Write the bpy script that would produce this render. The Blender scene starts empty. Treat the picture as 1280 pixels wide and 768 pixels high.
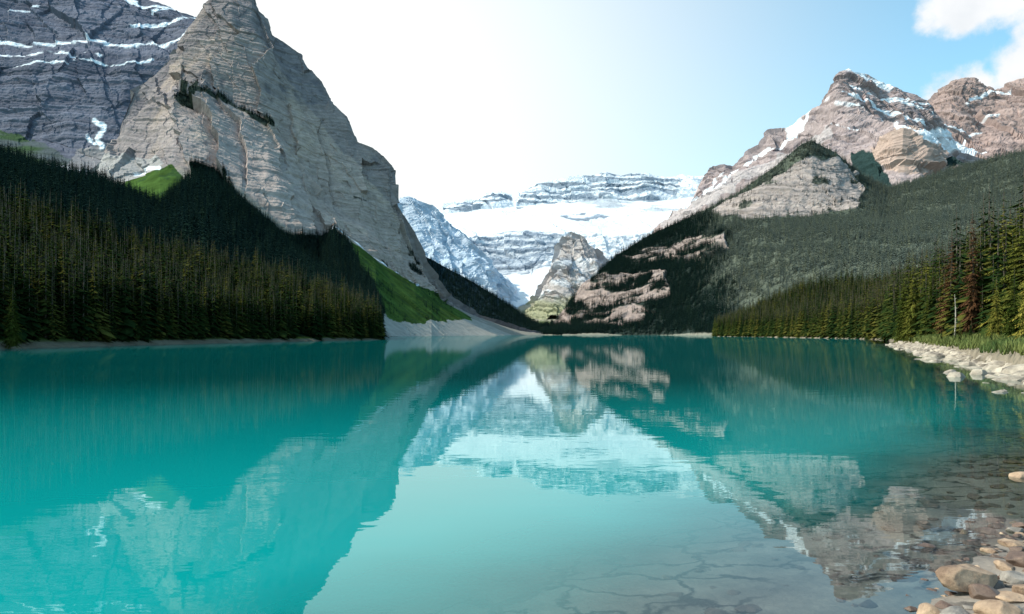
import bpy, math, random, time
import numpy as np
from mathutils import Vector
T0=time.time()
F=924.0; HZ=418.0; CH=2.0
scene=bpy.context.scene
rng=np.random.default_rng(7)

# ---------------------------------------------------------------- noise
def _h(ix,iy,iz,seed):
    n=(ix.astype(np.uint32)*np.uint32(374761393))^(iy.astype(np.uint32)*np.uint32(668265263))^(iz.astype(np.uint32)*np.uint32(2147483647-1274126177))^np.uint32(seed*1013904223&0xffffffff)
    n=(n^(n>>np.uint32(13)))*np.uint32(1274126177)
    n=(n^(n>>np.uint32(15)))*np.uint32(2246822519)
    n=n^(n>>np.uint32(16))
    return n.astype(np.float32)*np.float32(1/4294967295.0)
def vn(x,y,z,seed=0):
    fx=np.floor(x);fy=np.floor(y);fz=np.floor(z)
    tx=(x-fx).astype(np.float32);ty=(y-fy).astype(np.float32);tz=(z-fz).astype(np.float32)
    tx=tx*tx*(3-2*tx);ty=ty*ty*(3-2*ty);tz=tz*tz*(3-2*tz)
    ix=fx.astype(np.int64);iy=fy.astype(np.int64);iz=fz.astype(np.int64)
    def L(a,b,t): return a+(b-a)*t
    x00=L(_h(ix,iy,iz,seed),_h(ix+1,iy,iz,seed),tx)
    x10=L(_h(ix,iy+1,iz,seed),_h(ix+1,iy+1,iz,seed),tx)
    x01=L(_h(ix,iy,iz+1,seed),_h(ix+1,iy,iz+1,seed),tx)
    x11=L(_h(ix,iy+1,iz+1,seed),_h(ix+1,iy+1,iz+1,seed),tx)
    return L(L(x00,x10,ty),L(x01,x11,ty),tz)*2-1
def fbm(p,s,octv=5,seed=0,gain=0.5,ridged=False):
    x=p[...,0]/s[0];y=p[...,1]/s[1];z=p[...,2]/s[2]
    x,y=0.8*x-0.6*y,0.6*x+0.8*y
    a=1.0;t=0;out=0
    for o in range(octv):
        n=vn(x,y,z,seed+o*17)
        if ridged: n=1-2*np.abs(n)
        out=out+a*n;t+=a;a*=gain
        x=x*2.03+11.3;y=y*2.03+5.7;z=z*2.03+3.1
    return out/t
def sstep(a,b,x):
    t=np.clip((x-a)/(b-a),0,1);return t*t*(3-2*t)
def facets(G,sx,sz,seed):
    """angular broken-rock blocks: nearest-cell planes with their own tilt and offset"""
    wx=fbm(G,(sx*.8,sx*.8,sz*.8),3,seed+50)*0.35
    u=(0.85*G[...,0]+0.5*G[...,1])/sx+wx;v=G[...,2]/sz+0.3*wx+0.25*u
    iu=np.floor(u).astype(np.int64);iv=np.floor(v).astype(np.int64)
    best=np.full(u.shape,9e9);out=np.zeros(u.shape);idv=np.zeros(u.shape)
    z0=np.zeros_like(iu)
    for a in (-1,0,1):
        for b in (-1,0,1):
            cu=iu+a;cv=iv+b
            ju=_h(cu,cv,z0,seed);jv=_h(cu,cv,z0+1,seed)
            du=u-(cu+ju);dv=v-(cv+jv);d=du*du+dv*dv
            r1=_h(cu,cv,z0+2,seed);r2=_h(cu,cv,z0+3,seed);r3=_h(cu,cv,z0+4,seed)
            val=(r1-.5)*0.8+(r2-.5)*2.6*du+(r3-.5)*1.0*dv
            k=d<best;best=np.where(k,d,best);out=np.where(k,val,out);idv=np.where(k,r1,idv)
    return out,idv

# ---------------------------------------------------------------- mesh helpers
def mesh_np(name,V,Fc,mat=None,smooth=False,col=None):
    V=np.asarray(V,dtype=np.float32).reshape(-1,3);Fc=np.asarray(Fc,dtype=np.int32)
    me=bpy.data.meshes.new(name)
    k=Fc.shape[1]
    me.vertices.add(len(V));me.vertices.foreach_set('co',V.ravel())
    me.loops.add(Fc.size);me.loops.foreach_set('vertex_index',Fc.ravel())
    me.polygons.add(len(Fc));me.polygons.foreach_set('loop_start',np.arange(0,Fc.size,k,dtype=np.int32))
    me.polygons.foreach_set('use_smooth',np.full(len(Fc),smooth,dtype=bool))
    me.update(calc_edges=True)
    if col is not None:
        a=me.color_attributes.new('Col','FLOAT_COLOR','POINT')
        c=np.ones((len(V),4),dtype=np.float32);c[:,:3]=col.reshape(-1,3)
        a.data.foreach_set('color',c.ravel())
    if mat: me.materials.append(mat)
    return me
def add_obj(name,me,loc=(0,0,0),coll=None):
    o=bpy.data.objects.new(name,me);o.location=loc
    (coll or scene.collection).objects.link(o);return o
def grid_faces(ny,nx):
    i=np.arange(ny*nx).reshape(ny,nx)
    return np.stack([i[:-1,:-1],i[:-1,1:],i[1:,1:],i[1:,:-1]],-1).reshape(-1,4)

# ---------------------------------------------------------------- materials
def newmat(name):
    m=bpy.data.materials.new(name);m.use_nodes=True
    nt=m.node_tree;nt.nodes.clear()
    return m,nt
def N(nt,t,**kw):
    n=nt.nodes.new(t)
    for k,v in kw.items():
        if k.startswith('i_'): n.inputs[k[2:].replace('_',' ')].default_value=v
        else: setattr(n,k,v)
    return n
def lk(nt,a,b): nt.links.new(a,b)
def terrain_mat(name,scale,bump,lo=0.7,hi=1.25,zs=1.0):
    m,nt=newmat(name)
    out=N(nt,'ShaderNodeOutputMaterial');b=N(nt,'ShaderNodeBsdfDiffuse')
    at=N(nt,'ShaderNodeVertexColor',layer_name='Col')
    g=N(nt,'ShaderNodeNewGeometry')
    mp=N(nt,'ShaderNodeMapping');mp.inputs['Scale'].default_value=(1,1,zs)
    lk(nt,g.outputs['Position'],mp.inputs['Vector'])
    n=N(nt,'ShaderNodeTexNoise',i_Scale=scale,i_Detail=5.0,i_Roughness=0.68);lk(nt,mp.outputs[0],n.inputs['Vector'])
    r=N(nt,'ShaderNodeMapRange');r.inputs['From Min'].default_value=0.3;r.inputs['From Max'].default_value=0.7
    r.inputs['To Min'].default_value=lo;r.inputs['To Max'].default_value=hi
    lk(nt,n.outputs['Fac'],r.inputs['Value'])
    mx=N(nt,'ShaderNodeVectorMath',operation='SCALE');lk(nt,at.outputs['Color'],mx.inputs[0]);lk(nt,r.outputs[0],mx.inputs['Scale'])
    lk(nt,mx.outputs[0],b.inputs['Color'])
    bp=N(nt,'ShaderNodeBump',i_Strength=0.9,i_Distance=bump);lk(nt,n.outputs['Fac'],bp.inputs['Height']);lk(nt,bp.outputs[0],b.inputs['Normal'])
    lk(nt,b.outputs[0],out.inputs[0]);return m
def foliage_mat(name,c1,c2,tip=(0.1,0.12,0.03)):
    m,nt=newmat(name)
    out=N(nt,'ShaderNodeOutputMaterial');b=N(nt,'ShaderNodeBsdfDiffuse')
    oi=N(nt,'ShaderNodeObjectInfo');tc=N(nt,'ShaderNodeTexCoord')
    n=N(nt,'ShaderNodeTexNoise',i_Scale=9.0,i_Detail=2.0);lk(nt,tc.outputs['Object'],n.inputs['Vector'])
    ad=N(nt,'ShaderNodeMath',operation='MULTIPLY_ADD');ad.inputs[1].default_value=0.9;lk(nt,oi.outputs['Random'],ad.inputs[0])
    sb=N(nt,'ShaderNodeMath',operation='SUBTRACT');sb.inputs[1].default_value=0.45;lk(nt,n.outputs['Fac'],sb.inputs[0]);lk(nt,sb.outputs[0],ad.inputs[2])
    cr=N(nt,'ShaderNodeValToRGB');e=cr.color_ramp.elements
    e[0].position=0.05;e[0].color=(*c1,1);e[1].position=0.95;e[1].color=(*tip,1)
    k=e.new(0.6);k.color=(*c2,1)
    lk(nt,ad.outputs[0],cr.inputs[0]);lk(nt,cr.outputs[0],b.inputs['Color'])
    lk(nt,b.outputs[0],out.inputs[0]);return m
def simple_mat(name,c1,c2,scale,bump=0.02,rough=0.85,lowf=0.12):
    m,nt=newmat(name)
    out=N(nt,'ShaderNodeOutputMaterial');b=N(nt,'ShaderNodeBsdfPrincipled',i_Roughness=rough)
    g=N(nt,'ShaderNodeNewGeometry')
    n=N(nt,'ShaderNodeTexNoise',i_Scale=scale,i_Detail=10.0,i_Roughness=0.72);lk(nt,g.outputs['Position'],n.inputs['Vector'])
    n2=N(nt,'ShaderNodeTexNoise',i_Scale=scale*lowf,i_Detail=2.0);lk(nt,g.outputs['Position'],n2.inputs['Vector'])
    ad=N(nt,'ShaderNodeMath',operation='ADD');lk(nt,n.outputs['Fac'],ad.inputs[0]);lk(nt,n2.outputs['Fac'],ad.inputs[1])
    ml=N(nt,'ShaderNodeMath',operation='MULTIPLY');ml.inputs[1].default_value=0.5;lk(nt,ad.outputs[0],ml.inputs[0])
    cr=N(nt,'ShaderNodeValToRGB');e=cr.color_ramp.elements
    e[0].position=0.38;e[0].color=(*c1,1);e[1].position=0.60;e[1].color=(*c2,1)
    lk(nt,ml.outputs[0],cr.inputs[0]);lk(nt,cr.outputs[0],b.inputs['Base Color'])
    bp=N(nt,'ShaderNodeBump',i_Strength=0.9,i_Distance=bump);lk(nt,n.outputs['Fac'],bp.inputs['Height']);lk(nt,bp.outputs[0],b.inputs['Normal'])
    lk(nt,b.outputs[0],out.inputs[0]);return m

MAT_near=terrain_mat('bank_soil_and_grass',0.8,0.15)
MAT_rock=terrain_mat('layered_rock',0.07,3.0,0.76,1.20,1.6)
MAT_far=terrain_mat('distant_rock_and_ice',0.02,8.0,0.88,1.10,1.6)
MAT_forfloor=terrain_mat('forest_floor',0.1,2.0)
FOL_near=foliage_mat('spruce_needles_sun_toned',(0.008,0.020,0.007),(0.026,0.040,0.010),(0.085,0.080,0.018))  # yellowish sunlit look is put into the needle colours
FOL_shade=foliage_mat('spruce_needles_shade_toned',(0.006,0.016,0.017),(0.010,0.024,0.021),(0.018,0.034,0.022))  # blue-black shade is painted into these needle colours
FOL_far=foliage_mat('spruce_needles_distant',(0.070,0.090,0.085),(0.10,0.12,0.102),(0.14,0.15,0.10))  # pale grey-green carries painted distance haze
FOL_hero=foliage_mat('spruce_needles',(0.032,0.050,0.010),(0.095,0.10,0.020),(0.21,0.175,0.035))
FOL_rust=foliage_mat('spruce_needles_rusty',(0.06,0.03,0.016),(0.11,0.055,0.027),(0.17,0.095,0.045))
BARK=simple_mat('bark',(0.05,0.035,0.025),(0.13,0.1,0.075),9,0.02)
DEADWOOD=simple_mat('weathered_wood',(0.25,0.22,0.18),(0.42,0.38,0.33),9,0.02)

# ---------------------------------------------------------------- trees (unit height)
def conifer(name,levels,nb,seed,fol,R=0.17,twigs=0,z0=0.08,irreg=0.25,gap=0.0,bark=True):
    r=random.Random(seed);V=[];Fc=[];M=[]
    ns=6
    rings=[(0,0.013),(0.3,0.009),(0.7,0.005),(1.0,0.001)]
    ox=r.uniform(-0.01,0.01)
    for z,rad in rings:
        for k in range(ns):
            a=2*math.pi*k/ns;V.append((rad*math.cos(a)+ox*z*z,rad*math.sin(a),z))
    for j in range(len(rings)-1):
        for k in range(ns):
            a=j*ns+k;b=j*ns+(k+1)%ns;c=b+ns;d=a+ns
            Fc+=[(a,b,c),(a,c,d)];M+=[1,1]
    def kite(p,d,l,w,droop):
        nx,ny=-d[1],d[0]
        m=0.55*l
        i=len(V)
        zt=p[2]-droop*l
        V.append(p)
        V.append((p[0]+d[0]*m+nx*w,p[1]+d[1]*m+ny*w,p[2]-droop*m*0.6-w*0.7))
        V.append((p[0]+d[0]*l,p[1]+d[1]*l,zt))
        V.append((p[0]+d[0]*m-nx*w,p[1]+d[1]*m-ny*w,p[2]-droop*m*0.6-w*0.7))
        Fc.append((i,i+1,i+2));Fc.append((i,i+2,i+3));M.extend([0,0])
    side=[1+irreg*r.uniform(-1,1) for _ in range(7)]
    for L in range(levels):
        t=(L+r.uniform(-0.3,0.3))/levels;t=min(max(t,0),0.985)
        z=z0+(1-z0)*t
        rad=R*((1-t)**0.85)*(0.55+0.45*min(1,t*5+0.45))+0.006
        rad*=1+irreg*r.uniform(-0.6,0.5)
        n=max(4,int(nb*(0.45+0.55*(1-t))))
        a0=r.uniform(0,6.28)
        for k in range(n):
            if r.random()<gap: continue
            a=a0+2*math.pi*k/n+r.uniform(-0.25,0.25)
            l=rad*r.uniform(0.65,1.15)*side[int((a%6.283)/6.284*7)]
            d=(math.cos(a),math.sin(a));droop=0.25+0.35*(1-t)+r.uniform(-0.12,0.15)
            zz=z+r.uniform(-0.5,0.5)/levels
            p=(ox*z*z,0,zz)
            if twigs==0:
                kite(p,d,l,l*r.uniform(0.22,0.34),droop)
            else:
                kite(p,d,l,l*0.05,droop)
                for q in range(twigs):
                    f=(q+0.6)/twigs*0.92
                    for s in (-1,1):
                        aa=a+s*r.uniform(0.5,0.95)
                        tl=l*(1-f*0.75)*0.42*r.uniform(0.7,1.2)
                        bp=(p[0]+d[0]*l*f,p[1]+d[1]*l*f,p[2]-droop*l*f*(0.6+0.4*f)+r.uniform(-.002,.002))
                        kite(bp,(math.cos(aa),math.sin(aa)),tl,tl*r.uniform(.16,.26),droop+r.uniform(0,0.5))
    me=mesh_np(name,V,Fc)
    me.materials.append(fol);me.materials.append(BARK if bark else fol)
    me.polygons.foreach_set('material_index',np.array(M,dtype=np.int32));me.update()
    return me
def tree_coll(name,meshes):
    c=bpy.data.collections.new(name)
    for i,m in enumerate(meshes):
        o=bpy.data.objects.new(name+'_variant',m);c.objects.link(o)
    return c
C_near=tree_coll('near_spruce',[conifer('near_spruce_%d'%i,24,9,10+i,FOL_near,R=[.17,.20,.15,.18,.22][i],irreg=.3,gap=.08) for i in range(5)])
C_shade=tree_coll('slope_spruce',[conifer('slope_spruce_%d'%i,10,6,30+i,FOL_shade,R=[.19,.22,.17][i],bark=False) for i in range(3)])
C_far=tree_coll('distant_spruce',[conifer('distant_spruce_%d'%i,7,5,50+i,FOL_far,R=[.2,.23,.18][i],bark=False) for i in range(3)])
C_fshade=tree_coll('distant_shade_toned_spruce',[conifer('distant_shade_toned_spruce_%d'%i,7,5,70+i,FOL_shade,R=[.2,.23,.18][i],bark=False) for i in range(3)])

def gn_scatter(name,pts,scl,coll):
    me=bpy.data.meshes.new(name);pts=np.asarray(pts,dtype=np.float32)
    me.vertices.add(len(pts));me.vertices.foreach_set('co',pts.ravel())
    a=me.attributes.new('tsc','FLOAT','POINT');a.data.foreach_set('value',np.asarray(scl,dtype=np.float32))
    a=me.attributes.new('trot','FLOAT','POINT');a.data.foreach_set('value',rng.uniform(0,6.28,len(pts)).astype(np.float32))
    me.update()
    o=add_obj(name,me)
    ng=bpy.data.node_groups.new(name+'_scatter','GeometryNodeTree')
    ng.interface.new_socket('Geometry',in_out='INPUT',socket_type='NodeSocketGeometry')
    ng.interface.new_socket('Geometry',in_out='OUTPUT',socket_type='NodeSocketGeometry')
    gi=ng.nodes.new('NodeGroupInput');go=ng.nodes.new('NodeGroupOutput')
    ip=ng.nodes.new('GeometryNodeInstanceOnPoints')
    ci=ng.nodes.new('GeometryNodeCollectionInfo');ci.inputs['Collection'].default_value=coll
    ci.inputs['Separate Children'].default_value=True;ci.inputs['Reset Children'].default_value=True
    ip.inputs['Pick Instance'].default_value=True
    na=ng.nodes.new('GeometryNodeInputNamedAttribute');na.data_type='FLOAT';na.inputs['Name'].default_value='tsc'
    nr=ng.nodes.new('GeometryNodeInputNamedAttribute');nr.data_type='FLOAT';nr.inputs['Name'].default_value='trot'
    cx=ng.nodes.new('ShaderNodeCombineXYZ')
    L=ng.links.new
    L(gi.outputs[0],ip.inputs['Points']);L(ci.outputs[0],ip.inputs['Instance'])
    L(nr.outputs['Attribute'],cx.inputs['Z']);L(cx.outputs[0],ip.inputs['Rotation'])
    L(na.outputs['Attribute'],ip.inputs['Scale'])
    L(ip.outputs[0],go.inputs[0])
    md=o.modifiers.new('scatter','NODES');md.node_group=ng
    return o

# ---------------------------------------------------------------- lofted terrain
def Zr(px,D,z): return (px,HZ-(z-CH)/D*F,D)
def loft(px0,px1,nx,rows,counts):
    px=np.linspace(px0,px1,nx)
    P=[]
    for r in rows:
        a=np.array(r,dtype=float)
        py=np.interp(px,a[:,0],a[:,1]);D=np.interp(px,a[:,0],a[:,2])
        P.append(np.stack([(px-640)/F*D,D,CH+(HZ-py)/F*D],-1))
    out=[];
    for k,c in enumerate(counts):
        t=np.linspace(0,1,c,endpoint=False)[:,None,None]
        out.append(P[k][None]*(1-t)+P[k+1][None]*t)
    out.append(P[-1][None])
    top=P[-1]
    nvis=sum(counts)+1
    nb=14
    for i in range(1,nb+1):
        t=i/nb
        q=top.copy();s=1+0.3*t
        q[:,0]*=s;q[:,1]*=s;q[:,2]=top[:,2]*(1-t)**1.3-6*t
        out.append(q[None])
    G=np.concatenate(out,0)
    return G,nvis
def gnormal(G):
    du=np.gradient(G,axis=1);dv=np.gradient(G,axis=0)
    n=np.cross(du,dv);n/=np.linalg.norm(n,axis=-1,keepdims=True)+1e-9
    return n
def survey(G):
    return 640+G[...,0]/G[...,1]*F, HZ-(G[...,2]-CH)/G[...,1]*F
def inpoly(x,y,poly):
    r=np.zeros(x.shape,bool);n=len(poly);j=n-1
    for i in range(n):
        xi,yi=poly[i];xj,yj=poly[j]
        if yi!=yj:
            c=((yi>y)!=(yj>y))&(x<(xj-xi)*(y-yi)/(yj-yi)+xi);r^=c
        j=i
    return r.astype(np.float32)
def linedist(x,y,pl):
    d=np.full(x.shape,1e9)
    for (x0,y0),(x1,y1) in zip(pl[:-1],pl[1:]):
        dx,dy=x1-x0,y1-y0
        t=np.clip(((x-x0)*dx+(y-y0)*dy)/(dx*dx+dy*dy),0,1)
        d=np.minimum(d,np.hypot(x-x0-t*dx,y-y0-t*dy))
    return d
def mix(c,m,new): return c*(1-m[...,None])+np.asarray(new)*m[...,None]
def scatter_on(G,nvis,mask,n,hmin,hmax,sink=0.3,minz=0.3):
    g=G[:nvis];a=g[:-1,1:]-g[:-1,:-1];b=g[1:,:-1]-g[:-1,:-1]
    area=np.linalg.norm(np.cross(a,b),axis=-1)
    w=(area*mask[:nvis-1,:-1]).ravel();w=w/w.sum()
    idx=rng.choice(len(w),size=n,p=w)
    nx=g.shape[1]-1;i=idx//nx;j=idx%nx
    u=rng.random((n,1));v=rng.random((n,1))
    p=g[i,j]*(1-u)*(1-v)+g[i,j+1]*u*(1-v)+g[i+1,j]*(1-u)*v+g[i+1,j+1]*u*v
    s=rng.uniform(hmin,hmax,n)*rng.choice([0.6,0.85,1,1,1.1,1.25],n)
    k=p[:,2]>minz;p=p[k];s=s[k];p=p.copy();p[:,2]-=sink
    return p,s
def rockdisp(G,nvis,w,big,bigS,strata,strH,fine,fineS,seed,dip=0.12,fac=1.0,vs=1.7,vs2=1.7,k3=.13):
    n=gnormal(G)
    n*=np.sign(-(n[...,1:2])+1e-6)
    vv_=np.arange(G.shape[0])[:,None]
    w=w*(1-0.5*sstep(nvis-26,nvis,vv_))
    a=fbm(G,(bigS*1.6,bigS*1.6,bigS*4),3,seed,0.5)*big*1.0
    f1,i1=facets(G,bigS,bigS*vs,seed+100)
    f2,i2=facets(G,bigS*.36,bigS*.36*vs2,seed+101)
    f3,i3=facets(G,bigS*.13,bigS*.17,seed+102)
    fa=(f1*.62+f2*.34+f3*k3)*big*fac
    ph=(G[...,2]+dip*G[...,0]+fbm(G,(400,400,300),2,seed+3)*strH*0.9+fbm(G,(30,30,30),2,seed+4)*strH*0.12)/strH
    fr=ph-np.floor(ph)
    st=(sstep(0,0.16,fr)-fr)*strata*(0.6+0.8*fbm(G,(160,160,60),2,seed+12))
    ph2=ph*3.3;fr2=ph2-np.floor(ph2);st=st+(sstep(0,0.25,fr2)-fr2)*strata*0.3
    f=fbm(G,(fineS,fineS,fineS*.7),5,seed+9,0.6)*fine
    d=(a+fa+st+f)*w
    return G+n*d[...,None], ph, (i1*.3+i2*.4+i3*.3)
def band(ph,seed,m=3.3):
    k=np.floor(ph*m).astype(np.int64);z=np.zeros_like(k)
    fr=ph*m-k
    a=_h(k,z,z,seed);b=_h(k+1,z,z,seed)
    return a+(b-a)*sstep(0.75,1.0,fr)

# ============ B : main left mountain
ridge=[(100,222,1400),(140,196,1400),(150,152,1420),(165,114,1430),(190,98,1440),(215,72,1450),(236,34,1460),(244,24,1462),(252,12,1466),(262,0,1470),(270,-8,1480),(314,-6,1480),(320,14,1480),(334,24,1480),(340,44,1478),(352,52,1475),(374,68,1470),(384,84,1466),(402,104,1460),(416,130,1450),(434,146,1440),(446,178,1435),(464,186,1430),(488,208,1420),(494,222,1425),(491,246,1430),(505,272,1440),(520,300,1450),(532,330,1460),(545,348,1480),(562,372,1520),(600,395,1600),(650,411,1800),(690,419,1900)]
cap=[(100,223,1385),(140,199,1390),(150,158,1395),(190,106,1405),(215,86,1410),(250,50,1420),(290,30,1425),(318,44,1428),(350,84,1423),(400,142,1412),(432,186,1398),(462,216,1392),(492,250,1405),(520,312,1430),(545,354,1465),(562,374,1510),(600,396,1595),(650,411.5,1795),(690,419,1895)]
ledgeb=[(100,224,1370),(140,205,1370),(160,150,1370),(190,112,1360),(215,98,1350),(250,108,1345),(300,134,1340),(335,152,1330),(362,184,1320),(400,236,1300),(430,258,1290),(480,290,1320),(494,300,1330),(520,330,1370),(545,358,1420),(562,377,1480),(600,397,1570),(650,412,1780),(690,419.1,1880)]
ledge=[(p,y+6,D-60) for p,y,D in ledgeb]
cb=[(100,232,1180),(170,218,1150),(200,206,1130),(240,215,1110),(300,238,1090),(350,280,1070),(400,322,1060),(418,283,1120),(450,303,1130),(480,327,1180),(520,352,1260),(550,374,1370),(600,398,1520),(650,412.5,1760),(690,419.2,1860)]
ft=[(100,300,900),(240,300,900),(300,310,880),(350,345,840),(400,385,780),(440,410,660),Zr(470,560,1),Zr(484,600,-1),Zr(540,760,-1),Zr(620,1230,-1),Zr(690,1800,-2)]
G,nv=loft(100,690,760,[ft,cb,ledge,ledgeb,cap,ridge],[110,150,12,180,64])
px,py=survey(G)
vv=np.arange(G.shape[0])[:,None]*np.ones((1,G.shape[1]))
wc=0.08+0.92*sstep(95,130,vv)
wc*=1-0.6*sstep(540,640,px)
G2,ph,fid=rockdisp(G,nv,wc,30,130,4.0,22,3.0,20,3,0.14,1.0,5.0,4.0,.06)
wob=fbm(G,(60,60,60),4,44);pxw=px+wob*7;pyw=py+fbm(G,(50,50,50),4,45)*6
c=np.zeros(G.shape)+np.array((0.325,0.27,0.255))
bb=band(ph,5);c*=(0.82+0.30*bb+0.14*(fid-.5))[...,None]
thin=np.exp(-((ph*2.1-np.floor(ph*2.1)-0.5)/0.07)**2);c*=(1-0.28*thin*(0.5+0.5*fbm(G,(80,80,40),2,47)))[...,None]
c=mix(c,sstep(0.0,0.6,fbm(G,(38,38,300),4,60)),(0.44,0.34,0.28))
c=mix(c,sstep(0.12,0.55,fbm(G,(13,13,230),4,61))*0.7,(0.13,0.12,0.13))
c=mix(c,sstep(280,410,px)*inpoly(px,py,[(300,120),(420,130),(500,240),(560,370),(400,320),(330,260)])*0.5,(0.50,0.375,0.31))  # warm sunlight painted onto the right-hand face
c=mix(c,inpoly(pxw,pyw,[(195,130),(230,128),(300,150),(345,172),(385,240),(395,290),(330,255),(270,205),(205,200),(185,160)])*0.35,(0.44,0.365,0.34))  # lower face lightened in colour to look lit
c=mix(c,sstep(270,190,px+60*wob)*0.35,(0.17,0.16,0.19))  # shade painted over the left part
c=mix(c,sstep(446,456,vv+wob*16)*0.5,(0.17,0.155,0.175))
sl=(1-sstep(102,114,vv))
c=mix(c,sl,(0.24,0.23,0.2))
darkf=inpoly(pxw,pyw,[(395,300),(412,280),(425,290),(445,318),(462,350),(480,390),(476,425),(380,430),(300,330),(235,262),(238,205),(265,208),(300,245),(350,290)])
ledgef=np.maximum(inpoly(pxw,pyw,[(212,114),(226,102),(246,110),(244,126),(228,126)]),(1-sstep(3.0,4.5,linedist(pxw,pyw,[(240,114),(270,124),(300,138),(338,158)])))*sstep(-0.4,-0.15,fbm(G,(25,25,25),3,46)))
green=inpoly(pxw,pyw,[(436,300),(470,322),(520,352),(560,378),(600,402),(560,402),(515,408),(484,398),(466,360),(445,325)])
green2=inpoly(pxw,pyw,[(160,222),(215,205),(240,240),(262,262),(200,262),(150,250)])
grass=np.clip(green+green2,0,1)
gn_=fbm(G,(30,30,30),4,71)
gcol=np.array((0.06,0.11,0.028))*(0.8+0.6*gn_)[...,None]
gcol=mix(gcol,sstep(0.1,0.3,fbm(G,(14,14,14),3,72))*0.75,(0.03,0.06,0.025))
c=c*(1-grass[...,None])+gcol*grass[...,None]
scr=inpoly(pxw,pyw,[(474,396),(515,406),(560,400),(600,400),(640,419),(640,430),(470,430)])
c=mix(c,scr,(0.32,0.31,0.28))
stre=inpoly(px+wob*3,py,[(120,215),(150,195),(190,190),(205,205),(160,225),(120,232)])
c=mix(c,stre,(0.33,0.31,0.31))
sn=np.maximum(1-sstep(2.0,3.0,linedist(px+wob*5,py+wob*2,[(421,281),(436,293),(455,307),(475,322),(500,338),(528,356)])+1.3*sstep(440,520,px)),
   1-sstep(1.5,3,linedist(px+wob*4,py,[(165,214),(182,208),(198,210)])))
veg2=sstep(0.3,0.4,fbm(G,(40,40,25),4,74))*(inpoly(px,py,[(440,230),(500,270),(550,350),(500,340),(460,300)]))
c=mix(c,veg2*0.8,(0.03,0.045,0.03))
c=mix(c,darkf,(0.02,0.03,0.022));c=mix(c,ledgef*0.9,(0.025,0.04,0.025))
c=mix(c,sn,(0.72,0.75,0.8))
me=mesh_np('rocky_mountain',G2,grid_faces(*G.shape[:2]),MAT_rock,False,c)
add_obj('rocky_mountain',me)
tp,ts=scatter_on(G2,nv,darkf,8500,9,14)
forest_mid_pts=[tp];forest_mid_s=[ts]
tp,ts=scatter_on(G2,nv,ledgef+1e-9,520,6,11)
forest_mid_pts.append(tp);forest_mid_s.append(ts)
tp,ts=scatter_on(G2,nv,veg2+1e-9,350,5,9)
forest_mid_pts.append(tp);forest_mid_s.append(ts)
tp,ts=scatter_on(G2,nv,green*sstep(0.15,0.3,fbm(G,(40,40,40),3,76))+1e-9,260,4,8)
forest_mid_pts.append(tp);forest_mid_s.append(ts)
print('B',time.time()-T0)

# ============ A : far left banded massif
ridge=[(-300,-160,2700),(-100,-110,2700),(0,-60,2650),(100,-20,2600),(150,-8,2600),(175,-3,2600),(205,6,2600),(225,16,2580),(245,24,2560),(320,90,2500)]
m2=[(-300,40,2300),(0,52,2260),(60,56,2250),(130,62,2240),(190,60,2260),(240,38,2300),(320,110,2300)]
m1=[(-300,58,2200),(0,72,2170),(130,84,2150),(190,82,2170),(240,70,2200),(320,130,2200)]
m0=[(-300,150,2000),(0,160,1980),(80,185,1950),(130,205,1900),(240,230,1900),(320,250,1900)]
ft=[(-300,230,1600),(0,230,1600),(130,240,1600),(320,270,1600)]
G,nv=loft(-300,320,460,[ft,m0,m1,m2,ridge],[50,120,14,110])
px,py=survey(G);vv=np.arange(G.shape[0])[:,None]*np.ones((1,G.shape[1]))
G2,ph,fid=rockdisp(G,nv,0.2+0.8*sstep(40,60,vv),30,210,7,34,6,34,21,0.05,1.0,2.6,2.2,.1)
wob=fbm(G,(90,90,60),4,24);pxw=px+wob*7;pyw=py+fbm(G,(80,80,50),4,25)*6
c=np.zeros(G.shape)+np.array((0.135,0.14,0.18));c*=(0.66+0.5*band(ph,8)+0.3*(fid-.3))[...,None]
c=mix(c,sstep(0.1,0.6,fbm(G,(60,60,260),4,62))*0.6,(0.08,0.086,0.12))
gr=inpoly(pxw,pyw,[(-300,158),(0,160),(30,165),(60,185),(110,215),(60,225),(-300,225)])
c=mix(c,gr*(0.4+0.6*sstep(-0.2,0.2,wob)),(0.055,0.09,0.045))
sc=inpoly(pxw,pyw,[(95,190),(150,180),(200,190),(200,240),(60,240)]);c=mix(c,sc,(0.25,0.235,0.245))
sn=0
for pl,w in [([(-300,38),(0,50),(60,54),(120,60),(165,66),(205,60),(240,42)],2.0),([(-100,62),(0,67),(60,72),(130,79)],1.2),
             ([(0,86),(60,84),(150,88),(200,80)],0.7),([(150,-6),(180,8),(240,16)],2.2),([(165,40),(200,38),(240,26)],1.5),([(10,12),(50,8)],1.0),([(190,18),(235,10)],1.5),
             ([(122,156),(134,165),(124,180),(132,190)],3.0),([(112,176),(122,186)],2.4),([(165,214),(198,208)],2.5),([(60,208),(100,214)],1.6)]:
    sn=np.maximum(sn,1-sstep(w*0.7,w*1.3,linedist(px+wob*6,py+wob*3,pl)+2.4*fbm(G,(30,30,12),3,80)))
c=mix(c,np.clip(sn,0,1),(0.8,0.83,0.88))
me=mesh_np('banded_mountain',G2,grid_faces(*G.shape[:2]),MAT_rock,False,c);add_obj('banded_mountain',me)

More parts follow.
